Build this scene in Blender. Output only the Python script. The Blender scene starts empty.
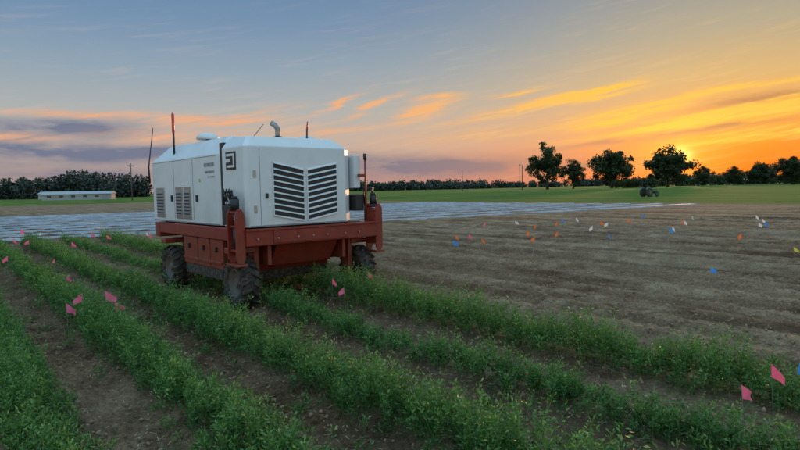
import bpy, bmesh, math, random
import numpy as np
from mathutils import Vector, Matrix
rng=np.random.default_rng(7); random.seed(7)
sc=bpy.context.scene
sc.view_settings.view_transform='Standard'
try: sc.view_settings.look='None'
except: pass
sc.view_settings.exposure=0
COL=sc.collection
def lin(r,g,b):
    f=lambda c:(c/255/12.92) if c/255<=.04045 else ((c/255+.055)/1.055)**2.4
    return (f(r),f(g),f(b),1)
# ------------------------------------------------ node helpers
class NT:
    def __init__(s,nt): s.nt=nt; nt.nodes.clear()
    def n(s,t,**k):
        x=s.nt.nodes.new(t)
        for a,b in k.items(): setattr(x,a,b)
        return x
    def l(s,a,b): s.nt.links.new(a,b)
    def put(s,sock,v):
        if isinstance(v,bpy.types.NodeSocket): s.l(v,sock)
        else: sock.default_value=v
    def m(s,op,a,b=None,c=None,clamp=False):
        x=s.n('ShaderNodeMath',operation=op); x.use_clamp=clamp
        s.put(x.inputs[0],a)
        if b is not None: s.put(x.inputs[1],b)
        if c is not None: s.put(x.inputs[2],c)
        return x.outputs[0]
    def mix(s,f,a,b,bt='MIX'):
        x=s.n('ShaderNodeMix',data_type='RGBA',blend_type=bt)
        s.put(x.inputs[0],f); s.put(x.inputs[6],a); s.put(x.inputs[7],b)
        return x.outputs[2]
    def ramp(s,f,stops,interp='LINEAR'):
        x=s.n('ShaderNodeValToRGB'); x.color_ramp.interpolation=interp
        e=x.color_ramp.elements
        while len(e)>1: e.remove(e[-1])
        for i,(p,c) in enumerate(stops):
            if i==0: e[0].position=p; el=e[0]
            else: el=e.new(p)
            el.color=c
        s.put(x.inputs[0],f); return x.outputs[0]
    def mr(s,v,a,b,c,d,smooth=False):
        x=s.n('ShaderNodeMapRange'); x.clamp=True
        if smooth: x.interpolation_type='SMOOTHSTEP'
        s.put(x.inputs[0],v)
        for i,q in enumerate((a,b,c,d)): x.inputs[i+1].default_value=q
        return x.outputs[0]
    def xyz(s,a,b,c):
        x=s.n('ShaderNodeCombineXYZ')
        for i,q in enumerate((a,b,c)): s.put(x.inputs[i],q)
        return x.outputs[0]
    def noise(s,vec,scale,detail=3,rough=.5,out=0):
        x=s.n('ShaderNodeTexNoise'); 
        if vec is not None: s.l(vec,x.inputs['Vector'])
        x.inputs['Scale'].default_value=scale; x.inputs['Detail'].default_value=detail; x.inputs['Roughness'].default_value=rough
        return x.outputs[out]
# ------------------------------------------------ world
SUN_AZ=.447; SUN_EL=math.radians(2.35)
w=bpy.data.worlds.new("World"); sc.world=w; w.use_nodes=True
try: w.cycles.sampling_method='MANUAL'; w.cycles.sample_map_resolution=512
except Exception as e: print(e)
T=NT(w.node_tree)
tc=T.n('ShaderNodeTexCoord'); sp=T.n('ShaderNodeSeparateXYZ'); T.l(tc.outputs['Generated'],sp.inputs[0])
X,Y,Z=sp.outputs
az=T.m('ARCTAN2',X,Y); el=T.m('ARCSINE',Z)
elr=T.m('MULTIPLY',el,2.0)   # ramp pos = el*2
A=T.ramp(elr,[(0,lin(170,146,144)),(.05,lin(184,156,148)),(.14,lin(192,176,166)),(.26,lin(174,178,178)),(.40,lin(143,164,182)),(.54,lin(116,146,178)),(.68,lin(98,134,172)),(1,lin(104,138,175))])
B=T.ramp(elr,[(0,lin(205,72,28)),(.05,lin(232,98,30)),(.12,lin(244,136,40)),(.20,lin(240,164,76)),(.32,lin(216,178,118)),(.46,lin(178,168,142)),(.62,lin(146,150,150)),(1,lin(120,142,165))])
da=T.m('SUBTRACT',az,SUN_AZ+.12)
q=T.m('DIVIDE',da,.42); f=T.m('EXPONENT',T.m('MULTIPLY',T.m('MULTIPLY',q,q),-1.))
base=T.mix(f,A,B)
v1=T.xyz(T.m('MULTIPLY',az,7.),T.m('MULTIPLY',el,26.),0.)
nn_=T.n('ShaderNodeTexNoise'); T.l(v1,nn_.inputs['Vector']); nn_.inputs['Scale'].default_value=1.; nn_.inputs['Detail'].default_value=4; nn_.inputs['Roughness'].default_value=.62
sc_=T.n('ShaderNodeSeparateColor'); T.l(nn_.outputs['Color'],sc_.inputs[0]); n1,n2=sc_.outputs[0],sc_.outputs[1]
azw=T.m('MULTIPLY_ADD',T.m('SUBTRACT',n1,.5),.10,az)
elw=T.m('MULTIPLY_ADD',T.m('SUBTRACT',n2,.5),.020,el)
vw=T.xyz(azw,elw,0.)
sk=T.m('MULTIPLY_ADD',az,-.15,el)
v2=T.xyz(T.m('MULTIPLY',azw,8.),T.m('MULTIPLY',T.m('MULTIPLY_ADD',n1,.02,sk),130.),0.)
stn=T.noise(v2,1.,4,.6)
st=T.mr(stn,.34,.60,.15,1.)
def wisps(L):
    tot=None
    for (a0,e0,hl,ht,ang,amp) in L:
        mp=T.n('ShaderNodeMapping'); mp.vector_type='TEXTURE'; T.l(vw,mp.inputs['Vector'])
        mp.inputs['Location'].default_value=(a0,e0,0); mp.inputs['Rotation'].default_value=(0,0,ang); mp.inputs['Scale'].default_value=(hl*2.,ht*2.,1)
        g=T.n('ShaderNodeTexGradient'); g.gradient_type='QUADRATIC_SPHERE'; T.l(mp.outputs[0],g.inputs[0])
        tot=T.m('MULTIPLY_ADD',g.outputs['Fac'],amp*1.25,tot if tot is not None else 0.)
    return tot
warm=wisps([(-.095,.147,.042,.0045,.38,2.2),(-.045,.139,.052,.0055,.35,2.2),(.043,.130,.048,.012,.30,2.6),(.070,.152,.04,.006,.05,1.6),(.204,.155,.045,.004,.12,2.2),
 (.25,.136,.13,.0075,.16,3.4),(.31,.150,.07,.0035,.14,2.0),(.375,.113,.08,.007,.12,2.8),(.345,.098,.06,.006,.1,2.2),(.50,.094,.16,.009,.10,2.8),(.565,.112,.10,.0055,.12,2.4),(.44,.130,.10,.004,.1,1.8),(.55,.137,.1,.004,.1,1.5),
 (.60,.074,.11,.009,.05,2.2),(.50,.058,.08,.005,.05,1.2),(-.285,.116,.10,.008,.05,1.6),(-.22,.132,.06,.004,.2,1.3),(-.38,.120,.09,.007,0,1.5),(-.50,.118,.10,.006,-.05,1.4),(-.60,.084,.07,.006,0,1.4),(-.12,.10,.11,.011,.05,1.0),(.12,.088,.16,.011,.05,.9),(-.36,.090,.11,.011,0,1.4)])
gray=wisps([(-.51,.100,.10,.013,0,1.7),(-.56,.064,.15,.018,0,1.6),(-.36,.064,.13,.013,0,1.),(.06,.036,.20,.018,0,1.6),(-.17,.055,.14,.013,0,.9),(.30,.03,.12,.009,0,.7),(-.45,.03,.2,.012,0,.9),(.60,.122,.12,.007,.08,1.1),(.42,.072,.14,.006,.06,1.0),(.52,.084,.10,.004,.1,.8)])
# thin high cirrus everywhere, catching the low sun
cir=T.m('MULTIPLY',T.mr(stn,.48,.70,0,.5),T.mr(n1,.42,.66,0,1))
cir=T.m('MULTIPLY',cir,T.mr(el,.34,.10,.12,1.))
base=T.mix(cir,base,T.mix(f,lin(212,190,178),lin(248,200,124)))
gf=T.m('MULTIPLY',gray,T.mr(n1,.34,.58,.35,1.),clamp=True)
base=T.mix(gf,base,T.mix(f,lin(112,120,146),lin(168,114,88)))
wf=T.m('MULTIPLY',T.m('MULTIPLY',warm,st),.68,clamp=True)
wc=T.mix(T.m('MULTIPLY',f,1.35,clamp=True),lin(238,174,134),lin(255,196,76))
base=T.mix(wf,base,wc)
dxs=T.m('SUBTRACT',az,SUN_AZ); dys=T.m('MULTIPLY',T.m('SUBTRACT',el,SUN_EL),1.4)
r2=T.m('ADD',T.m('MULTIPLY',dxs,dxs),T.m('MULTIPLY',dys,dys))
def glow(sig,col,k):
    e=T.m('MULTIPLY',T.m('EXPONENT',T.m('MULTIPLY',r2,-1./(sig*sig))),k)
    return T.mix(1.,col,T.xyz(e,e,e),'MULTIPLY')
base=T.mix(1.,base,glow(.016,(1,.70,.2,1),1.7),'ADD')
base=T.mix(1.,base,glow(.060,(1,.36,.02,1),.50),'ADD')
up=T.mr(el,.34,.9,1.,3.9,True)  # sky above the frame boosted, added fill light for the ground
bk=T.mr(Y,-.55,.25,2.9,1.,True)  # unseen sky behind the camera boosted too, added fill for the robot
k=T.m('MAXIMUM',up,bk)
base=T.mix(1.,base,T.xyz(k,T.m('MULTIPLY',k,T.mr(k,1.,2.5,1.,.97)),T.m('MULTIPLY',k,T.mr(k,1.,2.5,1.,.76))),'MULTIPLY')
sky=T.n('ShaderNodeTexSky'); sky.sky_type='NISHITA'; sky.sun_disc=False; sky.sun_elevation=SUN_EL; sky.sun_rotation=SUN_AZ
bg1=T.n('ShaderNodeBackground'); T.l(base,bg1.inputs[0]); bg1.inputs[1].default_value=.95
bg2=T.n('ShaderNodeBackground'); T.l(sky.outputs[0],bg2.inputs[0]); bg2.inputs[1].default_value=.01
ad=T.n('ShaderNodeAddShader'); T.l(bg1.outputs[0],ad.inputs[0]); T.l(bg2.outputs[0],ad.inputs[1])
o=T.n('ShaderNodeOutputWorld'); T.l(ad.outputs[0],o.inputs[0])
sl=bpy.data.lights.new("sun","SUN"); sl.energy=1.4; sl.angle=math.radians(2.0); sl.color=(1,.52,.25)
so=bpy.data.objects.new("sun",sl); COL.objects.link(so)
e_=math.radians(4.2); sv=Vector((math.sin(SUN_AZ)*math.cos(e_),math.cos(SUN_AZ)*math.cos(e_),math.sin(e_)))
so.rotation_euler=(-sv).to_track_quat('-Z','Y').to_euler()
# ------------------------------------------------ camera
cd=bpy.data.cameras.new("camera"); cam=bpy.data.objects.new("camera",cd); COL.objects.link(cam); sc.camera=cam
cd.sensor_width=36; cd.lens=26.1; cd.clip_end=8000; cd.clip_start=.05
cam.matrix_world=Matrix.Translation((0,0,1.7))@Matrix.Rotation(math.radians(90-3.6),4,'X')@Matrix.Rotation(math.radians(-1.15),4,'Z')
# ------------------------------------------------ materials
def mat(name,col,rough=.5,metal=0,var=.12,scale=6,bump=0,bscale=40,spec=.5,dirt=None,dirtamt=0,low=None):
    m=bpy.data.materials.new(name); m.use_nodes=True; t=NT(m.node_tree)
    b=t.n('ShaderNodeBsdfPrincipled'); o=t.n('ShaderNodeOutputMaterial'); t.l(b.outputs[0],o.inputs[0])
    tc=t.n('ShaderNodeTexCoord').outputs['Object']
    n=t.noise(tc,scale,3,.6)
    c=tuple(col)+(1,) if len(col)==3 else col
    a=tuple(x*(1-var) for x in c[:3])+(1,); d=tuple(min(1,x*(1+var)) for x in c[:3])+(1,)
    cc=t.mix(t.mr(n,.3,.7,0,1),a,d)
    if dirt:
        n3=t.noise(tc,scale*1.7,5,.7)
        cc=t.mix(t.mr(n3,.45,.75,0,dirtamt),cc,tuple(dirt)+(1,))
        if low:
            s=t.n('ShaderNodeSeparateXYZ'); t.l(tc,s.inputs[0])
            fz=t.m('MULTIPLY',t.mr(s.outputs[2],low[0],low[1],low[2],0),t.mr(n3,.3,.65,.3,1))
            cc=t.mix(fz,cc,tuple(dirt)+(1,))
    t.l(cc,b.inputs['Base Color'])
    b.inputs['Roughness'].default_value=rough; b.inputs['Metallic'].default_value=metal
    b.inputs['Specular IOR Level'].default_value=spec
    if bump:
        bn=t.n('ShaderNodeBump'); bn.inputs['Strength'].default_value=bump; bn.inputs['Distance'].default_value=.01
        t.l(t.noise(tc,bscale,3,.6),bn.inputs['Height']); t.l(bn.outputs[0],b.inputs['Normal'])
    return m
M_white=mat("white_paint",(.68,.70,.735),.36,0,.03,2,dirt=(.42,.37,.31),dirtamt=.16,low=(1.15,1.75,.4))
M_red=mat("red_paint",(.22,.019,.012),.40,0,.18,5,dirt=(.17,.09,.055),dirtamt=.3,low=(.3,1.1,.5))
M_black=mat("black_plastic",(.018,.018,.02),.5,0,.2,8)
M_rub=mat("tyre_rubber",(.022,.021,.02),.85,0,.2,9,.4,60,dirt=(.19,.13,.09),dirtamt=.8)
M_steel=mat("steel",(.35,.35,.36),.35,.9,.1,10)
M_grey=mat("grey_panel",(.22,.25,.30),.3,0,.1,6)
M_seam=mat("seam_gap",(.20,.21,.22),.6,0,.1,6)
M_chrome=mat("exhaust_steel",(.3,.29,.28),.4,.8,.2,10)
M_beacon=mat("beacon_lens",(.55,.05,.03),.25,0,.05,5)
M_rim=mat("rim_paint",(.10,.085,.075),.6,0,.2,9,dirt=(.19,.13,.09),dirtamt=.7)
M_gl=mat("dark_glass",(.03,.045,.06),.1,0,.1,4)
# ------------------------------------------------ mesh helpers
def add(me,name,m,parent=None,smooth=False):
    o=bpy.data.objects.new(name,me); COL.objects.link(o)
    for x in (m if isinstance(m,(list,tuple)) else [m]): me.materials.append(x)
    if parent: o.parent=parent
    if smooth:
        me.polygons.foreach_set('use_smooth',[True]*len(me.polygons))
    return o
def pyd(name,v,f,m,parent=None,bevel=0,smooth=False):
    me=bpy.data.meshes.new(name); me.from_pydata([tuple(p) for p in v],[],f); me.update()
    bm=bmesh.new(); bm.from_mesh(me); bmesh.ops.recalc_face_normals(bm,faces=bm.faces); bm.to_mesh(me); bm.free()
    o=add(me,name,m,parent,smooth)
    if bevel:
        b=o.modifiers.new('bevel','BEVEL'); b.width=bevel; b.segments=2; b.limit_method='ANGLE'; b.angle_limit=.5
    return o
def box(name,x0,x1,y0,y1,z0,z1,m,parent=None,bevel=.008):
    v=[(x,y,z) for z in (z0,z1) for x,y in ((x0,y0),(x1,y0),(x1,y1),(x0,y1))]
    return pyd(name,v,[(0,3,2,1),(4,5,6,7),(0,1,5,4),(1,2,6,5),(2,3,7,6),(3,0,4,7)],m,parent,bevel)
def prism(name,pts,axis,a,b,m,parent=None,bevel=.004):
    n=len(pts)
    def P(p,c): return {'x':(c,p[0],p[1]),'y':(p[0],c,p[1]),'z':(p[0],p[1],c)}[axis]
    v=[P(p,a) for p in pts]+[P(p,b) for p in pts]
    f=[tuple(range(n))[::-1],tuple(range(n,2*n))]+[(i,(i+1)%n,n+(i+1)%n,n+i) for i in range(n)]
    return pyd(name,v,f,m,parent,bevel)
def loft(name,levels,m,parent=None,bevel=.012):
    v=[];f=[]
    for (z,x0,x1,y0,y1,c) in levels:
        a,b,cc,d=c
        v+=[(x0,y0+a,z),(x0+a,y0,z),(x1-b,y0,z),(x1,y0+b,z),(x1,y1-cc,z),(x1-cc,y1,z),(x0+d,y1,z),(x0,y1-d,z)]
    L=len(levels)
    f.append(tuple(range(8))[::-1]); f.append(tuple(range(8*(L-1),8*L)))
    for k in range(L-1):
        for i in range(8): f.append((8*k+i,8*k+(i+1)%8,8*k+8+(i+1)%8,8*k+8+i))
    return pyd(name,v,f,m,parent,bevel)
def tube(name,path,radii,m,parent=None,seg=14,smooth=True,cap=True):
    path=[Vector(p) for p in path]
    if not isinstance(radii,(list,tuple)): radii=[radii]*len(path)
    v=[];f=[]
    for i,p in enumerate(path):
        d=(path[min(i+1,len(path)-1)]-path[max(i-1,0)]).normalized()
        up=Vector((0,0,1)) if abs(d.z)<.9 else Vector((1,0,0))
        a=d.cross(up).normalized(); b=d.cross(a)
        for k in range(seg):
            t=2*math.pi*k/seg; v.append(p+(a*math.cos(t)+b*math.sin(t))*radii[i])
    for i in range(len(path)-1):
        for k in range(seg): f.append((i*seg+k,i*seg+(k+1)%seg,(i+1)*seg+(k+1)%seg,(i+1)*seg+k))
    if cap: f.append(tuple(range(seg))); f.append(tuple(range((len(path)-1)*seg,len(path)*seg)))
    o=pyd(name,v,f,m,parent)
    me=o.data; me.polygons.foreach_set('use_smooth',[len(p.vertices)==4 for p in me.polygons]) if smooth else None
    return o
def empty(name,loc=(0,0,0),rz=0):
    e=bpy.data.objects.new(name,None); COL.objects.link(e); e.location=loc; e.rotation_euler=(0,0,rz); e.empty_display_size=.2
    return e
def npmesh(name,V,F,attr=None):
    me=bpy.data.meshes.new(name); V=np.ascontiguousarray(V,dtype=np.float32); F=np.ascontiguousarray(F,dtype=np.int32)
    k=F.shape[1]
    me.vertices.add(len(V)); me.vertices.foreach_set('co',V.ravel())
    me.loops.add(F.size); me.loops.foreach_set('vertex_index',F.ravel())
    me.polygons.add(len(F)); me.polygons.foreach_set('loop_start',np.arange(0,F.size,k,dtype=np.int32))
    try: me.polygons.foreach_set('loop_total',np.full(len(F),k,dtype=np.int32))
    except Exception: pass
    me.update(calc_edges=True)
    if attr is not None:
        a=me.attributes.new('var','FLOAT','POINT'); a.data.foreach_set('value',np.ascontiguousarray(attr,dtype=np.float32))
    return me
# ------------------------------------------------ noise
TB=np.random.default_rng(3).random((256,256))
def vn(x,y,o=0):
    xi=np.floor(x).astype(int); yi=np.floor(y).astype(int); fx=x-xi; fy=y-yi
    fx=fx*fx*(3-2*fx); fy=fy*fy*(3-2*fy)
    g=lambda a,b:TB[(a+o*37)&255,(b+o*91)&255]
    return (g(xi,yi)*(1-fx)+g(xi+1,yi)*fx)*(1-fy)+(g(xi,yi+1)*(1-fx)+g(xi+1,yi+1)*fx)*fy
def fbm(x,y,o=0,oc=4):
    r=0;a=1;t=0
    for i in range(oc): r=r+a*vn(x*2**i,y*2**i,o+i); t+=a; a*=.5
    return r/t-.5
# ------------------------------------------------ field coordinate system
TH=math.radians(39.0); D=np.array([-math.sin(TH),math.cos(TH)]); N=np.array([math.cos(TH),math.sin(TH)])
def ST(s,t): return s*N[0]+t*D[0], s*N[1]+t*D[1]
ROWS=[-1.6,-.55,.50,1.50,2.53,3.70,4.88]
ROW_END=23.5
def height(s,t):
    z=np.zeros_like(s)
    inrow=(1/(1+np.exp((s-5.6)*6)))*(1/(1+np.exp((t-ROW_END-.8)*4)))
    bed=np.zeros_like(s)
    for r in ROWS: bed+=np.exp(-((s-r)/.26)**2)
    z+=inrow*(.055*bed-.02)
    for c in (1.0,2.02,3.12,4.28):
        z-=inrow*.026*np.exp(-((s-c)/.14)**2)*(1+.8*np.sin(t*2*math.pi/.16+8*np.abs(s-c)))
    rf=1-inrow
    near=1/(1+np.exp((np.hypot(s,t)-38)*.25))
    ph=s*2*math.pi/.76+fbm(s*.3,t*.2,5)*1.2
    z+=rf*near*(.030*np.sin(ph)*(.5+.8*(fbm(s*.25,t*.15,9)+.5))+.025*np.sin(s*2*math.pi/3.05))
    for c in (6.9,8.75,11.6,13.45,16.2,18.05):
        z-=rf*near*.045*np.exp(-((s-c)/.17)**2)*(1+.6*np.sin(t*2*math.pi/.17+9*np.abs(s-c)))
    z+=near*(.05*fbm(s*1.2,t*.7,1,3)+.058*fbm(s*7,t*6,2,3)+.046*fbm(s*19,t*17,4,2))
    return z
def axis(lo,hi,st,far,g=1.06):
    a=list(np.arange(lo,hi,st)); x=hi;d=st
    while x<far: a.append(x); d*=g; x+=d
    a.append(far); b=[];x=lo;d=st
    while x>-far: d*=g; x-=d; b.append(x)
    return np.array(b[::-1]+a)
sa=axis(-.6,14,.030,3500,1.032); ta=axis(-.8,11,.030,3500,1.036)
S,Tt=np.meshgrid(sa,ta,indexing='ij'); H=height(S,Tt); gx,gy=ST(S,Tt)
V=np.stack([gx,gy,H],-1).reshape(-1,3); ns,nt_=S.shape
idx=np.arange(ns*nt_).reshape(ns,nt_)
F=np.stack([idx[:-1,:-1],idx[1:,:-1],idx[1:,1:],idx[:-1,1:]],-1).reshape(-1,4)
mg=bpy.data.materials.new("soil"); mg.use_nodes=True; t=NT(mg.node_tree)
b=t.n('ShaderNodeBsdfPrincipled'); o=t.n('ShaderNodeOutputMaterial'); t.l(b.outputs[0],o.inputs[0])
pos=t.n('ShaderNodeNewGeometry').outputs['Position']
def dot(vx,vy):
    x=t.n('ShaderNodeVectorMath',operation='DOT_PRODUCT'); t.l(pos,x.inputs[0]); x.inputs[1].default_value=(vx,vy,0); return x.outputs['Value']
s_n=dot(N[0],N[1]); t_n=dot(D[0],D[1])
stv=t.xyz(s_n,t.m('MULTIPLY',t_n,.10),0.)
big=t.noise(pos,.25,3,.55); med=t.noise(pos,2.2,3,.6); fine=t.noise(pos,26,4,.75); strk=t.noise(stv,1.5,4,.6)
mixn=t.m('ADD',t.m('MULTIPLY',fine,.6),t.m('MULTIPLY',med,.4))
tan=t.ramp(mixn,[(.36,(.12,.068,.039,1)),(.5,(.31,.195,.118,1)),(.64,(.50,.345,.225,1))])
brn=t.ramp(mixn,[(.36,(.060,.033,.018,1)),(.5,(.185,.108,.062,1)),(.66,(.38,.245,.155,1))])
zone=t.mr(s_n,5.2,6.4,0,1)
soil=t.mix(zone,brn,tan)
soil=t.mix(t.mr(strk,.42,.60,0,.85),soil,t.mix(1.,soil,(.46,.40,.36,1),'MULTIPLY'))
fur=t.m('SINE',t.m('ADD',t.m('MULTIPLY',s_n,2*math.pi/1.52),t.m('MULTIPLY',big,5.)))
soil=t.mix(t.m('MULTIPLY',t.mr(fur,.2,1.,0,.6),zone),soil,t.mix(1.,soil,(.46,.41,.38,1),'MULTIPLY'))
soil=t.mix(t.mr(big,.45,.7,0,.30),soil,(.42,.30,.20,1))
grass=t.ramp(t.noise(stv,.35,4,.6),[(.35,(.05,.095,.015,1)),(.55,(.10,.155,.025,1)),(.7,(.15,.17,.04,1))])
ed=t.m('MULTIPLY',t.m('SUBTRACT',big,.5),3.)
gz=t.mr(t.m('ADD',s_n,ed),48,50,0,1)
gz2=t.mr(t.m('ADD',t_n,ed),118,122,0,1)
lf=t.mix(.5,soil,(.24,.165,.10,1))
c=t.mix(t.mr(t_n,60,66,0,1),soil,lf); c=t.mix(gz2,c,grass); c=t.mix(gz,c,grass)
t.l(c,b.inputs['Base Color']); b.inputs['Roughness'].default_value=.95; b.inputs['Specular IOR Level'].default_value=.1
bn=t.n('ShaderNodeBump'); bn.inputs['Strength'].default_value=1.; bn.inputs['Distance'].default_value=.045
t.l(fine,bn.inputs['Height']); t.l(bn.outputs[0],b.inputs['Normal'])
og=add(npmesh("ground",V,F),"ground",mg,smooth=True)
# clods
ico=bmesh.new(); bmesh.ops.create_icosphere(ico,subdivisions=1,radius=1); iv=np.array([v.co[:] for v in ico.verts]); ifc=np.array([[v.index for v in f.verts] for f in ico.faces]); ico.free()
n=40000
cs=rng.uniform(-.6,12,n); ct=-.6+13*rng.random(n)**1.3
r=.004+.020*rng.random(n)**5
cx,cy=ST(cs,ct); cz=height(cs,ct)
R=iv[None]*r[:,None,None]*rng.uniform(.6,1.3,(n,12,1))*rng.uniform(.7,1.3,(n,1,3))
Vc=(R+np.stack([cx,cy,cz+r*.15],-1)[:,None]).reshape(-1,3)
Fc=(ifc[None]+12*np.arange(n)[:,None,None]).reshape(-1,3)
M_clod=mat("clod_soil",(.28,.178,.11),.95,0,.5,3,spec=.05)
add(npmesh("soil_clods",Vc,Fc),"soil_clods",M_clod,smooth=True)
# dry straw litter lying on the soil
n=6000; cs=rng.uniform(-.5,6,n); ct=.3+11*rng.random(n)**1.2; cx,cy=ST(cs,ct); cz=height(cs,ct)+.006
a=rng.uniform(0,6.28,n); L=rng.uniform(.02,.07,n); dx=np.cos(a)*L; dy=np.sin(a)*L; wx=-np.sin(a)*.0018; wy=np.cos(a)*.0018; z2=rng.uniform(0,.012,n)
Vs=np.stack([np.stack([cx-wx,cy-wy,cz],-1),np.stack([cx+wx,cy+wy,cz],-1),np.stack([cx+dx+wx,cy+dy+wy,cz+z2],-1),np.stack([cx+dx-wx,cy+dy-wy,cz+z2],-1)],1).reshape(-1,3)
add(npmesh("straw_litter",Vs,np.arange(4*n).reshape(n,4)),"straw_litter",mat("straw",(.46,.36,.21),.8,0,.3,3))
# ------------------------------------------------ leaves
def leafmat(name,stops,transl=.35):
    m=bpy.data.materials.new(name); m.use_nodes=True; t=NT(m.node_tree)
    a=t.n('ShaderNodeAttribute'); a.attribute_name='var'
    c=t.ramp(a.outputs['Fac'],stops)
    o=t.n('ShaderNodeOutputMaterial')
    b=t.n('ShaderNodeBsdfPrincipled'); t.l(c,b.inputs['Base Color']); b.inputs['Roughness'].default_value=.45; b.inputs['Specular IOR Level'].default_value=.35
    if transl<=0: t.l(b.outputs[0],o.inputs[0]); return m
    tr=t.n('ShaderNodeBsdfTranslucent'); t.l(t.mix(1.,c,(1.3,1.4,.6,1),'MULTIPLY'),tr.inputs[0])
    mx=t.n('ShaderNodeMixShader'); mx.inputs[0].default_value=transl; t.l(b.outputs[0],mx.inputs[1]); t.l(tr.outputs[0],mx.inputs[2])
    t.l(mx.outputs[0],o.inputs[0]); return m
M_crop=leafmat("crop_leaf",[(0,(.020,.055,.014,1)),(.4,(.065,.155,.042,1)),(.75,(.14,.28,.08,1)),(1,(.27,.42,.15,1))],.36)
def unit(a): return a/np.maximum(np.linalg.norm(a,axis=-1,keepdims=True),1e-6)
def leaves(P,d,L,W):
    rnd=rng.normal(size=P.shape); w=unit(np.cross(d,rnd)); nn=np.cross(d,w)
    L=L[:,None]; W=W[:,None]
    return np.stack([P,P+d*L*.5+w*W*.5+nn*W*.18,P+d*L-nn*L*.12,P+d*L*.5-w*W*.5+nn*W*.18],1)
def plants(s,t,h,K,size,spread=.45):
    n=len(s); x,y=ST(s,t); z=height(s,t)
    root=np.stack([x,y,z],-1)
    la=rng.uniform(0,2*math.pi,n); lm=rng.random(n)*spread*h
    lean=np.stack([np.cos(la)*lm,np.sin(la)*lm,np.zeros(n)],-1)
    f=rng.uniform(.10,1.,(n,K))**.75
    P=root[:,None]+lean[:,None]*(f**1.4)[...,None]; P[...,2]+=h[:,None]*f
    a=rng.uniform(0,2*math.pi,(n,K)); up=rng.uniform(-.1,1.5,(n,K))
    d=unit(np.stack([np.cos(a),np.sin(a),up],-1))
    off=rng.random((n,K))*size[:,None]*.9
    P=P+d*off[...,None]
    L=(size[:,None]*rng.uniform(.7,1.4,(n,K))*(1.2-.45*f)).ravel()
    Q=leaves(P.reshape(-1,3),d.reshape(-1,3),L,L*.36)
    var=np.clip(.08+.60*f+rng.normal(0,.16,(n,K))+rng.normal(0,.10,(n,1)),0,1).ravel()
    wv=rng.normal(size=(n,3)); wv[:,2]=0; wv=unit(wv)*.0022
    top=root+lean; top[:,2]+=h
    Sq=np.stack([root-wv,root+wv,top+wv*.5,top-wv*.5],1)
    V=np.concatenate([Q.reshape(-1,3),Sq.reshape(-1,3)])
    att=np.concatenate([np.repeat(var,4),np.full(4*n,.6)])
    nq=len(Q)+n; i=4*np.arange(nq)[:,None]
    F=np.concatenate([i+np.array([[0,1,2]]),i+np.array([[0,2,3]])])
    return V,F,att
RYAW=math.radians(40.5); RO=np.array([-2.14,8.1])
def rob2w(x,y): return RO[0]+x*math.cos(RYAW)-y*math.sin(RYAW), RO[1]+x*math.sin(RYAW)+y*math.cos(RYAW)
WHEELS=[(.05,.35),(2.15,.35),(.05,3.05),(2.15,3.05)]
def clear_wheels(s,t):
    x,y=ST(s,t); keep=np.ones(len(s),bool)
    for wx,wy in WHEELS:
        cx,cy=rob2w(wx,wy); dx=x-cx; dy=y-cy
        lx=dx*math.cos(RYAW)+dy*math.sin(RYAW); ly=-dx*math.sin(RYAW)+dy*math.cos(RYAW)
        keep&=~((abs(lx)<.24)&(ly<.34)&(ly>-.50))
    return keep
for i,r in enumerate(ROWS):
    thin={3.70:.66}.get(r,1.)
    parts=[]; off=0
    for (a,b_,den,K,sz,) in ((-1.5,1,70,20,.042),(1,8,185,26,.034),(8,16,85,22,.044),(16,ROW_END,45,18,.060)):
        if r<.4: den*=.5
        n=int((b_-a)*den*thin); tt=rng.uniform(a,b_,n)
        # plants stand in clumps (hills) about 12 cm apart
        tt=np.round(tt/.13)*.13+rng.normal(0,.032,n)
        vig=np.clip(1.05+1.3*fbm(tt*.9,tt*0+i*7.3,i,3)+.9*fbm(tt*4,tt*0+i*3.1,i+5,2),.3,1.4)
        keep=rng.random(n)<np.clip(vig*1.1,.12,1); tt=tt[keep]; vig=vig[keep]; n=len(tt)
        ss=r+rng.normal(0,.112*(1 if thin==1 else .85),n)+.05*fbm(tt*1.3,tt*0,i+3,2)
        kw=clear_wheels(ss,tt); ss=ss[kw];tt=tt[kw];vig=vig[kw]; n=len(tt)
        h=(.34 if thin==1 else .26)*vig*rng.uniform(.5,1.18,n)*np.exp(-((ss-r)/.38)**2)
        V,F,at=plants(ss,tt,h,K,np.full(n,sz)); parts.append((V,F+off,at)); off+=len(V)
    V=np.concatenate([p[0] for p in parts]);F=np.concatenate([p[1] for p in parts]);at=np.concatenate([p[2] for p in parts])
    add(npmesh("crop_row",V,F,at),"crop_row",M_crop)
n=1100; ss=rng.uniform(-.5,6.2,n); tt=.8+22*rng.random(n)**1.2
kp=(fbm(ss*1.3,tt*.8,12,2)>.0)|(abs(ss-3.1)<.35)&(tt<4); ss=ss[kp];tt=tt[kp]
cl=np.repeat(np.arange(len(ss)),5); ss=ss[cl]+rng.normal(0,.03,len(cl)); tt=tt[cl]+rng.normal(0,.03,len(cl))
V,F,at=plants(ss,tt,rng.uniform(.03,.12,len(ss)),9,rng.uniform(.02,.035,len(ss)),1.2)
add(npmesh("weed_patch",V,F,at),"weed_patch",M_crop)
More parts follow.
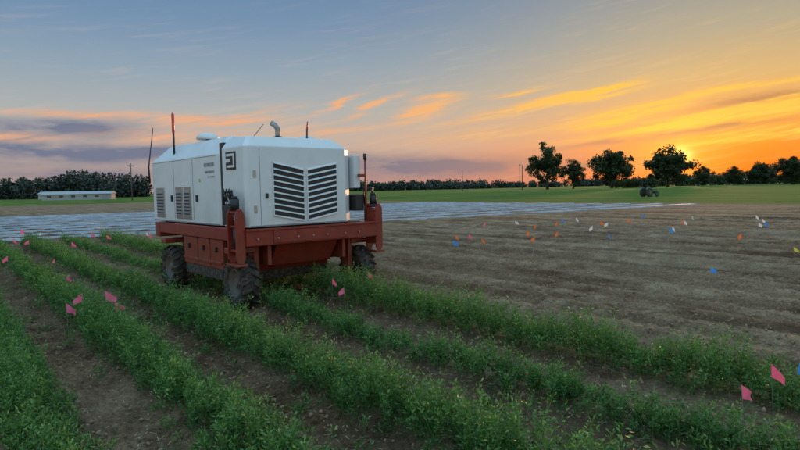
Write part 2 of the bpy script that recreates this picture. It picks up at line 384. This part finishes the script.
# ------------------------------------------------ plastic mulch beds
M_mulch=mat("plastic_film",(.32,.33,.38),.60,0,.28,.7,.6,6,spec=.25,dirt=(.14,.105,.08),dirtamt=.9)
Vv=[];Ff=[];ns_=120
prof=[(-.46,-.03),(-.38,.035),(-.22,.05),(0,.055),(.22,.05),(.38,.035),(.46,-.03)]
for k in range(12):
    t0=27.4+2.7*k; base=len(Vv); sj=np.linspace(-60,46.5-.1*k,ns_)
    for s_ in sj:
        tc0=t0-.14*s_
        for (a,zz) in prof:
            x,y=ST(s_,tc0+a*(1+.3*(random.random()-.5))); Vv.append((x,y,zz+.015*random.random()))
    m=len(prof)
    for j in range(ns_-1):
        for q_ in range(m-1): Ff.append((base+j*m+q_,base+j*m+q_+1,base+(j+1)*m+q_+1,base+(j+1)*m+q_))
pyd("plastic_mulch_beds",Vv,Ff,M_mulch,smooth=True)
# ------------------------------------------------ marker flags
def flagmat(n,c):
    m=bpy.data.materials.new(n); m.use_nodes=True; t=NT(m.node_tree)
    nz=t.noise(t.n('ShaderNodeTexCoord').outputs['Object'],20,3,.5); cc=t.mix(nz,tuple(x*.85 for x in c)+(1,),tuple(c)+(1,))
    d=t.n('ShaderNodeBsdfPrincipled'); d.inputs['Roughness'].default_value=.45; t.l(cc,d.inputs['Base Color'])
    tr=t.n('ShaderNodeBsdfTranslucent'); t.l(cc,tr.inputs[0]); mx=t.n('ShaderNodeMixShader'); mx.inputs[0].default_value=.4
    t.l(d.outputs[0],mx.inputs[1]); t.l(tr.outputs[0],mx.inputs[2]); o=t.n('ShaderNodeOutputMaterial'); t.l(mx.outputs[0],o.inputs[0]); return m
FM={'p':flagmat("flag_pink",(1,.18,.33)),'o':flagmat("flag_orange",(1,.22,.04)),'b':flagmat("flag_blue",(.05,.35,.95)),'w':flagmat("flag_white",(.85,.85,.88)),'y':flagmat("flag_yellow",(.7,.75,.08))}
M_wire=mat("flag_wire",(.3,.3,.3),.4,.6)
def flag(x,y,c,h=.45,sc_=1.,droop=None,ang=None):
    droop=random.uniform(.55,.95) if droop is None else droop
    ang=random.uniform(-.6,.6) if ang is None else ang
    if random.random()<.35: ang+=math.pi
    v=[];f=[]
    r=.0022 if math.hypot(x,y)<9 else .004
    lx,ly=random.uniform(-.07,.07),random.uniform(-.03,.03)
    for z in (-.03,h):
        for k_ in range(5):
            t_=2*math.pi*k_/5; v.append((r*math.cos(t_)+lx*z/h,r*math.sin(t_)+ly*z/h,z))
    for k_ in range(5): f.append((k_,(k_+1)%5,5+(k_+1)%5,5+k_))
    nb=len(f); b0=len(v); nx,ny=8,6; Wd,Hd=.125*sc_,.095*sc_
    cr=random.uniform(.6,1.)
    for i in range(nx):
        for j in range(ny):
            a=i/(nx-1); b_=j/(ny-1)
            hx=a*Wd*math.cos(droop*(.6+.4*a))*(1-.25*b_*cr)+b_*a*.012; dz=-a*Wd*math.sin(droop)*(1-.15*b_)-b_*Hd*(1-.35*a)
            wv=.016*sc_*math.sin(a*5+b_*2.5+cr*3)*a
            zz=h+dz; v.append((lx*zz/h+hx*math.cos(ang)-wv*math.sin(ang),ly*zz/h+hx*math.sin(ang)+wv*math.cos(ang),zz))
    for i in range(nx-1):
        for j in range(ny-1): f.append((b0+i*ny+j,b0+i*ny+j+1,b0+(i+1)*ny+j+1,b0+(i+1)*ny+j))
    me=bpy.data.meshes.new("marker_flag"); me.from_pydata(v,[],f)
    o=add(me,"marker_flag",[M_wire,FM[c]])
    for k_,p in enumerate(me.polygons):
        if k_>=nb: p.material_index=1; p.use_smooth=True
    s_=x*N[0]+y*N[1]; t_=x*D[0]+y*D[1]
    o.location=(x,y,float(height(np.array([s_]),np.array([t_]))[0]))
for a in [(-3.90,6.7,'p',.46,1.1),(-3.82,6.8,'p',.52,1.1),(-3.40,6.7,'p',.51,1.15),(-3.30,6.55,'p',.44,1.1),(2.10,3.45,'p',.45,.95),(2.55,3.90,'p',.47,1.0),
 (-.74,7.6,'p',.45,.9),(-.45,8.3,'p',.45,.9),(-1.0,8.2,'p',.47,.9),(-8.2,12,'p',.48,1.1),(-5.04,8.6,'p',.47,.9),(-11.2,16.7,'p',.5,1.2),(-10.5,16.3,'p',.5,1.2),(-9.6,18,'p',.5,1.2),(-9.1,18,'p',.5,1.2),(-12.6,19.5,'p',.5,1.2),(-8.2,18.6,'w',.5),(-6.9,11.5,'p',.47,.9),(-8.3,14.6,'p',.5,1.1),(-13.6,20.8,'p',.5,1.2),(-11.9,19.2,'w',.5),(-7.5,17.2,'p',.5,1.1),
 (1.52,16,'o',.45,1.2),(1.96,16.1,'p',.45,1.2),(3.8,16.8,'o',.45,1.25),(3.3,14.4,'o',.45,1.1),(4.4,16,'o',.45,1.2),(2.2,15.2,'o',.42,1.1),(1.28,14,'b',.42,1.2),(5.6,15.4,'b',.42,1.2),(7.7,16.6,'b',.42,1.25),(5.02,9.4,'b',.33,.9),(11.2,17.8,'b',.42,1.25),(3.02,4.42,'b',.28),
 (6.2,22,'b',.45,1.4),(8.95,13.1,'y',.2),(9.4,19.4,'o',.45,1.2),(6.9,19.8,'o',.45,1.2)]:
    flag(*a)
# plots are staked on a regular grid along the tillage direction
for s0,cc in ((15.6,'.wo.wop'),(17.9,'wob.wwow'),(20.2,'owo.wwow'),(22.5,'.owbowwb'),(24.8,'wwowwow.'),(27.1,'owwowww.'),(29.4,'ppw.wpoo'),(31.7,'pppppow.')):
    for k_,c_ in enumerate(cc):
        if c_=='.': continue
        t_=15.6-2.15*(7-k_)-.62*(s0-17)
        x,y=ST(s0+random.uniform(-.12,.12),t_+random.uniform(-.15,.15)); flag(x,y,c_,random.uniform(.40,.47),1.3)
# ------------------------------------------------ robot weeder
rb=empty("field_robot",(RO[0],RO[1],0),RYAW)
BL=4.05
loft("front_pod",[(1.19,0,1.95,0,.80,(.05,.26,.05,.05)),(2.34,0,1.95,0,.80,(.05,.26,.05,.05)),(2.49,.12,1.72,.13,.80,(.05,.2,.03,.03))],M_white,rb)
loft("main_pod",[(1.19,.0,1.97,.90,BL,(.05,.05,.12,.12)),(2.28,.0,1.97,.90,BL,(.05,.05,.12,.12)),(2.56,.24,1.73,.98,BL-.35,(.05,.05,.1,.1))],M_white,rb)
box("pod_joint",.04,1.90,.78,.93,1.2,2.44,M_black,rb)
def vent(x0,x1,zl,zr,sgn,name):
    prism(name+"_recess",[(x0,zl-.76),(x1,zr-.76),(x1,zr),(x0,zl)],'y',-.004,.01,M_black,rb,0)
    nb=9
    for k_ in range(nb+1):
        zz=-.76*k_/nb
        a=.010
        v=[]
        for (xx,z0) in ((x0-.01,zl+zz),(x1+.01,zr+zz)):
            v+=[(xx,-.022,z0-a-.010),(xx,-.020,z0-a+.002),(xx,.004,z0+a),(xx,.004,z0-a*.3)]
        pyd(name+"_blade",v,[(0,1,2,3),(7,6,5,4),(0,4,5,1),(1,5,6,2),(2,6,7,3),(3,7,4,0)],M_white,rb)
    for xx,zz in ((x0-.015,zl),(x1+.0,zr)):
        box(name+"_stile",xx,xx+.015,-.02,.004,zz-.77,zz+.01,M_white,rb,.002)
vent(.43,.93,2.12,2.02,1,"vent_left"); vent(1.00,1.52,2.02,2.12,1,"vent_right")
box("front_seam",.22,.225,-.003,.004,1.22,2.30,M_seam,rb,0)
box("front_sill",.06,1.68,-.012,.01,1.192,1.215,M_seam,rb,.003)
for xx,zz in ((.14,1.95),(.14,1.45)): box("hinge",xx-.02,xx+.02,-.014,.004,zz-.05,zz+.05,M_steel,rb,.004)
box("latch",.30,.34,-.02,.004,1.60,1.67,M_black,rb,.005)
box("emblem_plate",-.012,.002,.28,.60,2.02,2.28,M_black,rb,.004)
box("emblem_ring",-.016,-.010,.31,.57,2.05,2.25,M_white,rb,.003)
box("emblem_core",-.021,-.014,.35,.57,2.085,2.215,M_black,rb,.003)
box("emblem_bar",-.025,-.019,.43,.57,2.125,2.175,M_white,rb,.003)
for yy in (1.92,2.80): box("door_seam",-.003,.004,yy,yy+.009,1.24,2.25,M_seam,rb,0)
box("side_seam",-.003,.004,.97,BL-.13,2.255,2.262,M_seam,rb,0)
box("side_sill",-.012,.004,.93,BL-.13,1.192,1.215,M_seam,rb,.003)
for (a,b_) in ((2.02,2.34),(2.40,2.72),(3.30,3.72)):
    box("side_panel_frame",-.014,.004,a,b_,1.26,1.80,M_steel,rb,.006)
    box("side_panel",-.019,-.01,a+.04,b_-.04,1.31,1.75,M_grey,rb,.003)
    for k_ in range(7): box("louvre",-.028,-.017,a+.05,b_-.05,1.335+.057*k_,1.355+.057*k_,M_black,rb,.002)
random.seed(4)
for row,(z0,hh,y0,y1) in enumerate(((2.10,.055,1.05,1.42),(2.00,.035,1.05,1.40),(1.93,.02,1.05,1.30))):
    yy=y0
    while yy<y1:
        w_=random.uniform(.015,.032); box("lettering",-.0045,.003,yy,yy+w_,z0,z0+hh,M_grey,rb,0); yy+=w_+random.uniform(.008,.02)
for yy in (1.75,2.90): box("door_handle",-.03,.004,yy-.02,yy+.02,1.55,1.66,M_black,rb,.006)
box("warning_label",-.0045,.003,1.6,1.66,1.87,1.92,FM['y'],rb,0)
def dome(name,x,y,z,r,h,m):
    p=[(0,z),(0,z+h*.35),(0,z+h*.7),(0,z+h*.92),(0,z+h)]
    tube(name,[(x,y,q[1]) for q in p],[r,r,r*.85,r*.5,.01],m,rb,20)
tube("gps_mast",[(.40,2.2,2.5),(.40,2.2,2.61)],.03,M_black,rb)
dome("gps_dome",.40,2.2,2.60,.19,.12,M_white); dome("gps_dome_rear",1.4,.62,2.49,.14,.09,M_white); dome("roof_cap",.8,1.7,2.55,.12,.07,M_white)
tube("exhaust",[(.83,.55,2.45),(.83,.55,2.60),(.83,.55,2.66),(.80,.58,2.72),(.76,.62,2.75)],[.04,.04,.04,.041,.041],M_chrome,rb)
tube("exhaust_collar",[(.83,.55,2.48),(.83,.55,2.54)],.07,M_black,rb)
tube("beacon_base",[(.1,3.0,2.36),(.1,3.0,2.76)],.018,M_black,rb)
tube("beacon",[(.1,3.0,2.76),(.1,3.0,2.79),(.1,3.0,3.10),(.1,3.0,3.13)],[.016,.024,.024,.010],M_beacon,rb)
tube("antenna",[(-.05,BL-.1,1.9),(-.05,BL-.08,2.2),(.08,BL-.02,2.95)],[.02,.014,.007],M_black,rb,8)
tube("antenna",[(1.32,.5,2.45),(1.34,.52,2.68)],.014,M_black,rb,8); tube("antenna_tip",[(1.34,.52,2.66),(1.36,.53,2.80)],[.016,.010],M_beacon,rb,8)
tube("antenna_thin",[(1.0,2.0,2.5),(1.35,2.0,2.9)],.006,M_black,rb,8)
box("valve_block",1.97,2.13,.10,.55,1.35,1.62,M_black,rb,.01)
box("side_cabinet",1.97,2.10,.14,.70,1.72,2.26,M_white,rb,.02)
tube("cabinet_mast",[(2.14,.06,1.2),(2.14,.06,2.26)],.016,M_red,rb,8); tube("side_light",[(2.14,.06,2.18),(2.14,.06,2.28)],.028,M_black,rb)
box("mast_bracket",2.0,2.15,.05,.09,1.9,1.95,M_red,rb,.004)
box("valve_bank",-.10,-.006,.26,.60,1.22,1.50,M_black,rb,.01)
for k_ in range(4): tube("fitting",[(-.05,.31+.08*k_,1.50),(-.05,.31+.08*k_,1.56)],.016,M_steel,rb,8)
for k_ in range(3): tube("hose",[(-.05,.31+.08*k_,1.55),(-.09,.30+.08*k_,1.68-.03*k_),(-.06,.40+.10*k_,1.74),(-.02,.60+.05*k_,1.62),(-.02,.72,1.30)],.011,M_black,rb,7)
# chassis
box("front_beam",-.06,2.24,-.10,.10,.93,1.17,M_red,rb,.015)
box("front_beam_plate",.35,1.65,-.118,-.102,.96,1.14,M_red,rb,.006)
box("front_beam_lip",-.07,2.25,-.13,-.101,1.145,1.175,M_red,rb,.004)
for xx in (.10,.42,.75,1.0,1.25,1.58,1.85): tube("bolt",[(xx,-.135,1.03),(xx,-.11,1.03)],.012,M_steel,rb,8)
box("rear_beam",-.06,2.24,3.50,3.70,.90,1.17,M_red,rb,.015)
box("left_beam",-.05,.11,.102,3.498,.98,1.172,M_red,rb,.012)
box("right_beam",2.07,2.23,.102,3.498,.98,1.172,M_red,rb,.012)
box("deck",.12,2.06,.11,3.48,1.10,1.18,M_black,rb,.01)
prism("hood",[(.80,1.09),(.80,.62),(.92,.42),(2.35,.42),(2.5,.62),(2.5,1.09)],'x',.28,1.90,M_red,rb,.012)
for yy0,yy1 in ((.80,1.28),(1.30,1.78),(1.80,2.40)):
    box("hood_side_panel",-.02,.10,yy0+.01,yy1-.01,.52 if yy0<2 else .55,.972,M_red,rb,.015)
    box("hood_side_panel_right",2.08,2.2,yy0+.01,yy1-.01,.52,.972,M_red,rb,.015)
box("hood_side_rail",-.04,-.021,.82,2.38,.60,.64,M_red,rb,.004)
for yy in (1.0,1.5,2.1): box("hood_clamp",-.05,-.021,yy,yy+.05,.78,.86,M_black,rb,.004)
prism("hood_link",[(.95,.52),(2.3,.52),(2.3,.60),(.95,.60)],'x',.101,.279,M_red,rb,.004)
prism("hood_link",[(.95,.52),(2.3,.52),(2.3,.60),(.95,.60)],'x',1.901,2.079,M_red,rb,.004)
box("skirt",.30,1.88,.86,.88,.30,.44,M_rub,rb,.002); box("skirt",.30,1.88,2.42,2.44,.30,.44,M_rub,rb,.002)
box("skirt_left",-.01,.005,.85,2.35,.36,.53,M_rub,rb,.002)
prism("lower_guard",[(.10,.93),(.16,.93),(.42,.66),(.42,.58),(.36,.58)],'x',.52,1.60,M_red,rb,.006)
for xx in (.40,1.72): box("guard_bracket",xx-.03,xx+.03,.12,.5,.62,.93,M_red,rb,.006)
def lathe(name,prof,cx,cy,cz,m,parent,seg=48):
    v=[];f=[];n=len(prof)
    for k_ in range(seg):
        t_=2*math.pi*k_/seg
        for (x,r) in prof: v.append((cx+x,cy+r*math.cos(t_),cz+r*math.sin(t_)))
    for k_ in range(seg):
        for i in range(n-1): f.append((k_*n+i,((k_+1)%seg)*n+i,((k_+1)%seg)*n+i+1,k_*n+i+1))
    return pyd(name,v,f,m,parent,smooth=True)
def wheel(cx,cy,side,nm):
    R=.385; cz=R-.01
    lathe(nm+"_tyre",[(-.09,.21),(-.125,.24),(-.14,.29),(-.13,.335),(-.09,.352),(0,.357),(.09,.352),(.13,.335),(.14,.29),(.125,.24),(.09,.21)],cx,cy,cz,M_rub,rb)
    lathe(nm+"_rim",[(-.10,.215),(-.11,.20),(-.06,.19),(-.04,.08),(-.05,.0),(.05,.0),(.04,.08),(.06,.19),(.11,.20),(.10,.215)],cx,cy,cz,M_rim,rb)
    v=[];f=[]
    nl=17
    for k_ in range(nl):
        for sg in (-1,1):
            t0=2*math.pi*(k_+(.25 if sg>0 else -.25))/nl
            pts=[]
            for (xx,dt,rr) in ((.008,.0,.352),(.09,.13,.350),(.150,.20,.315)):
                for dd in (-.050,.050):
                    for hh in (0,.040):
                        t_=t0+dt+dd; q_=rr+hh-(.006 if xx>.14 and hh else 0)
                        pts.append((cx+sg*xx,cy+q_*math.cos(t_),cz+q_*math.sin(t_)))
            b0=len(v); v+=pts
            for a in (0,4):
                f+=[(b0+a,b0+a+1,b0+a+5,b0+a+4),(b0+a+2,b0+a+3,b0+a+7,b0+a+6),(b0+a+1,b0+a+3,b0+a+7,b0+a+5),(b0+a,b0+a+2,b0+a+6,b0+a+4)]
            f+=[(b0,b0+1,b0+3,b0+2),(b0+8,b0+9,b0+11,b0+10)]
    pyd(nm+"_lugs",v,f,M_rub,rb)
    for k_ in range(6):
        t_=k_*math.pi/3; tube(nm+"_nut",[(cx+side*.05,cy+.07*math.cos(t_),cz+.07*math.sin(t_)),(cx+side*.068,cy+.07*math.cos(t_),cz+.07*math.sin(t_))],.012,M_steel,rb,6)
    tube(nm+"_hub",[(cx-.09,cy,cz),(cx+.09,cy,cz)],[.06,.055],M_rim,rb,16)
for i,(wx,wy) in enumerate(WHEELS):
    side=-1 if wx<1 else 1; nm="wheel_%d"%(i+1)
    wheel(wx,wy,side,nm)
    ix=wx-side*.21
    box(nm+"_motor",min(ix,wx-side*.07),max(ix,wx-side*.07),wy-.08,wy+.08,.30,.48,M_black,rb,.02)
    box(nm+"_leg",ix-.04,ix+.04,wy-.09,wy+.09,.30,.962,M_red,rb,.01)
    box(nm+"_yoke",wx-.2,wx+.2,wy-.11,wy+.11,.81,.895,M_red,rb,.012)
for (x0,s_) in ((-.20,-1),(2.24,1)):
    x1=x0+.14
    for yy in (-.06,.20):
        prism("leg_plate",[(x0,.76),(x0+.03,.70),(x1-.03,.70),(x1,.76),(x1,1.38),(x1-.04,1.46),(x0+.04,1.46),(x0,1.38)],'y',yy,yy+.025,M_red,rb,.006)
    box("leg_back_plate",x0 if s_>0 else x1-.02,(x0+.02) if s_>0 else x1,-.034,.199,.80,1.36,M_red,rb,.004)
    for zz in (.86,1.20,1.40): box("leg_tie",x0+.03,x1-.03,-.034,.199,zz,zz+.03,M_red,rb,.004)
    box("leg_foot",x0-.02,x1+.02,-.08,.25,.66,.698,M_red,rb,.005)
    xc=(x0+x1)/2
    tube("hydraulic_cylinder",[(xc,.085,.90),(xc,.085,1.19)],.04,M_black,rb); tube("cylinder_rod",[(xc,.085,1.24),(xc,.085,1.39)],.022,M_steel,rb)
    tube("steering_motor",[(xc,.085,1.44),(xc,.085,1.60)],.06,M_black,rb); tube("motor_cap",[(xc,.085,1.60),(xc,.085,1.64)],.045,M_black,rb)
    for k_ in range(3):
        tube("hose",[(xc+.02*k_,.12,1.58),(xc+.03*s_,.10+.05*k_,1.72),(xc-.03*s_,.22+.04*k_,1.66),(xc-.05*s_,.26,1.40),(xc-.05*s_,.26,1.1)],.010,M_black,rb,7)
for k_ in range(4):
    tube("under_hose",[(.5+.3*k_,.10,.95),(.55+.3*k_,.3,.80),(.6+.28*k_,.6,.85),(.6+.3*k_,.80,.95)],.014,M_black,rb,7)
# ------------------------------------------------ foliage masses & trees
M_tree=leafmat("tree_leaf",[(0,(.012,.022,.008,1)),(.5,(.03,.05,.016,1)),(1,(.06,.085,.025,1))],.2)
M_far=leafmat("distant_leaf_hazed",[(0,(.02,.032,.028,1)),(.5,(.035,.052,.042,1)),(1,(.055,.075,.055,1))],0)  # distance haze is painted into this leaf colour as a bluish tint
M_bark=mat("bark",(.06,.045,.035),.9,0,.3,3,.6,8)
def cards(C,R,n,size):
    k_=rng.integers(0,len(C),n); d=unit(rng.normal(size=(n,3)))*rng.random((n,1))**.45
    P=C[k_]+d*R[k_]; dd=unit(rng.normal(size=(n,3))); L=size*rng.uniform(.5,1.4,n)
    Q=leaves(P,dd,L,L*.8)
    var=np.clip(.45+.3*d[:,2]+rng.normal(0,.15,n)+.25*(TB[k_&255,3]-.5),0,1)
    i=4*np.arange(n)[:,None]; F=np.concatenate([i+np.array([[0,1,2]]),i+np.array([[0,2,3]])])
    return Q.reshape(-1,3),F,np.repeat(var,4)
def tree(x,y,h,wd,seed,base=.2,nm="oak_tree"):
    global rng
    rng=np.random.default_rng(seed); random.seed(seed)
    e=empty(nm,(x,y,0))
    r0=h*.026
    tube("trunk",[(0,0,-.2),(.1,0,h*.12),(.2,.1,h*.3),(.1,0,h*.55),(0,0,h*.8)],[r0*1.4,r0,r0*.8,r0*.5,r0*.15],M_bark,e,10)
    C=[];Rr=[]
    zc=h*(base+1)/2; hz=h*(1-base)/2
    nc=90
    for i in range(nc):
        d=unit(rng.normal(size=3)); rr=rng.uniform(.25,.97)
        fz=d[2]*rr; wsc=1-.25*max(fz,0)
        C.append((d[0]*rr*wd/2*wsc,d[1]*rr*wd/2*wsc,zc+fz*hz*.95)); a=wd*rng.uniform(.05,.13); Rr.append((a*1.15,a*1.15,a*.85))
    C=np.array(C)+rng.normal(0,wd*.02,(nc,3)); Rr=np.array(Rr)
    for i in range(11):
        c=C[i*5]; z0=h*rng.uniform(.15,.45)
        tube("limb_%d"%(i+1),[(.1,0,z0),(c[0]*.45,c[1]*.45,z0+(c[2]-z0)*.55),tuple(c)],[r0*.5,r0*.3,r0*.06],M_bark,e,6)
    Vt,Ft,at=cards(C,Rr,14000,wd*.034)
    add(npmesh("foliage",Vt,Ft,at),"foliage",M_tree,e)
for a in [(63.7,250,20,17,11,.07),(75.5,252,13.3,10.8,12,.06),(91.5,250,17.4,20,13,.06),(115.5,250,17,21,14,.03),(157,300,10.4,10,15,.05),(173,300,10,10.5,16,.05),(187,300,12,16.5,17,.03),(169,250,12.8,15,18,.03),(184,252,14,15,19,.05)]: tree(*a)
rng=np.random.default_rng(99)
def treeline(name,p0,p1,h,depth,n,size,m=M_far,hv=.35):
    p0=np.array(p0,float);p1=np.array(p1,float); Ln=np.linalg.norm(p1-p0); k_=int(Ln/(h*.16))
    u=np.sort(rng.random(k_)); hh=h*(1-hv+hv*1.3*vn(u*Ln/h*.35,u*0,7)+hv*.35*rng.random(k_))
    C=np.zeros((k_,3)); C[:,:2]=p0+(p1-p0)*u[:,None]; C[:,:2]+=rng.normal(0,depth/2,(k_,2)); C[:,2]=hh*.42
    R=np.stack([h*.36*np.ones(k_),h*.36*np.ones(k_),hh*.60],-1)
    V,F,at=cards(C,R,n,size); V[:,2]=np.maximum(V[:,2],-.1)
    add(npmesh(name,V,F,at),name,m)
treeline("distant_tree_line",(-290,330),(-112,300),11.5,12,30000,1.3,hv=.5)
treeline("distant_tree_line",(-130,520),(80,520),8.0,16,26000,1.4,hv=.55)
treeline("distant_tree_line",(-60,640),(560,580),9,20,50000,1.7,hv=.5)
treeline("hedge_row",(120,330),(330,330),5.4,8,20000,.9,M_tree,hv=.5)
treeline("hedge_row",(96,247),(108,247),4.6,4,2500,.6,M_tree)
# ------------------------------------------------ sheds far left
M_wall=mat("shed_wall",(.30,.32,.34),.6,0,.06,.5); M_roof=mat("shed_roof",(.36,.37,.40),.6,0,.06,.5,spec=.2)
def shed(x,y,rz,L,W,e,rg):
    sh=empty("farm_shed",(x,y,0),rz)
    box("walls",-L,L,-W,W,0,e,M_wall,sh,.02)
    prism("roof",[(-W-.5,e),(W+.5,e),(0,rg)],'x',-L-.4,L+.4,M_roof,sh,.02)
    k_=-L+1.5
    while k_<L-4: box("window",k_,k_+1.2,-W-.05,-W+.01,.9,1.6,M_gl,sh,0); k_+=3.6
    box("door",L-2.8,L-.8,-W-.06,-W+.01,0.02,1.9,M_grey,sh,0)
shed(-110,200,.30,10.5,4,2.0,2.95); shed(-150,260,.2,9,4,2.4,3.4)
# ------------------------------------------------ utility poles
M_wood=mat("pole_wood",(.09,.075,.065),.85,0,.2,2)
def pole(x,y,h,arm=True,rz=.4,r=.2):
    e=empty("utility_pole",(x,y,0),rz)
    tube("post",[(0,0,-.3),(0,0,h)],[r,r*.7],M_wood,e,8)
    if arm:
        box("crossarm",-1.0,1.0,-.06,.06,h-.8,h-.65,M_wood,e,0)
        for xx in (-.9,-.35,.35,.9): tube("insulator",[(xx,0,h-.65),(xx,0,h-.42)],.06,M_grey,e,6)
pole(-69,150,9.6,True,.9,.16); pole(27.2,250,9.0,False); pole(51.9,250,11.3,True,1.0); pole(54.2,256,11.0,False); pole(-96,330,9)
# ------------------------------------------------ small tractor in the far field
tr=empty("tractor",(32.2,75,0),.5)
M_tg=mat("tractor_green",(.05,.12,.05),.4)
box("hood",.15,1.35,-.28,.28,.62,1.02,M_tg,tr,.06); box("grille",1.34,1.40,-.22,.22,.64,.96,M_black,tr,.01)
box("frame",-.6,1.2,-.16,.16,.42,.64,M_black,tr,.02); box("seat",-.55,-.15,-.22,.22,.80,.90,M_black,tr,.03); box("seat_back",-.64,-.54,-.22,.22,.86,1.25,M_black,tr,.03)
for yy in (-.48,.48):
    for (cx,r,ww,nm) in ((-.45,.55,.15,"rear_wheel"),(1.0,.34,.10,"front_wheel")):
        tube(nm,[(cx,yy-ww,r),(cx,yy-ww*.8,r),(cx,yy+ww*.8,r),(cx,yy+ww,r)],[r*.85,r,r,r*.85],M_rub,tr,24); tube(nm+"_hub",[(cx,yy-ww-.02,r),(cx,yy+ww+.02,r)],r*.4,M_tg,tr,12)
    prism("fender",[(-1.0,.95),(-.75,1.2),(-.2,1.22),(.0,1.1),(-.2,1.17),(-.7,1.15)],'y',yy-.14,yy+.14,M_tg,tr,0)
    tube("roll_bar",[(-.7,yy*.8,.6),(-.72,yy*.8,1.85)],.035,M_black,tr,8)
box("roll_bar_top",-.755,-.685,-.42,.42,1.82,1.88,M_black,tr,.01)
tube("steering_column",[(.2,0,.95),(-.02,0,1.2)],.025,M_black,tr,8); tube("steering_wheel",[(-.04,0,1.19),(-.06,0,1.22)],.19,M_black,tr,16)
tube("exhaust",[(.9,.12,1.0),(.9,.12,1.5)],.03,M_black,tr,8)
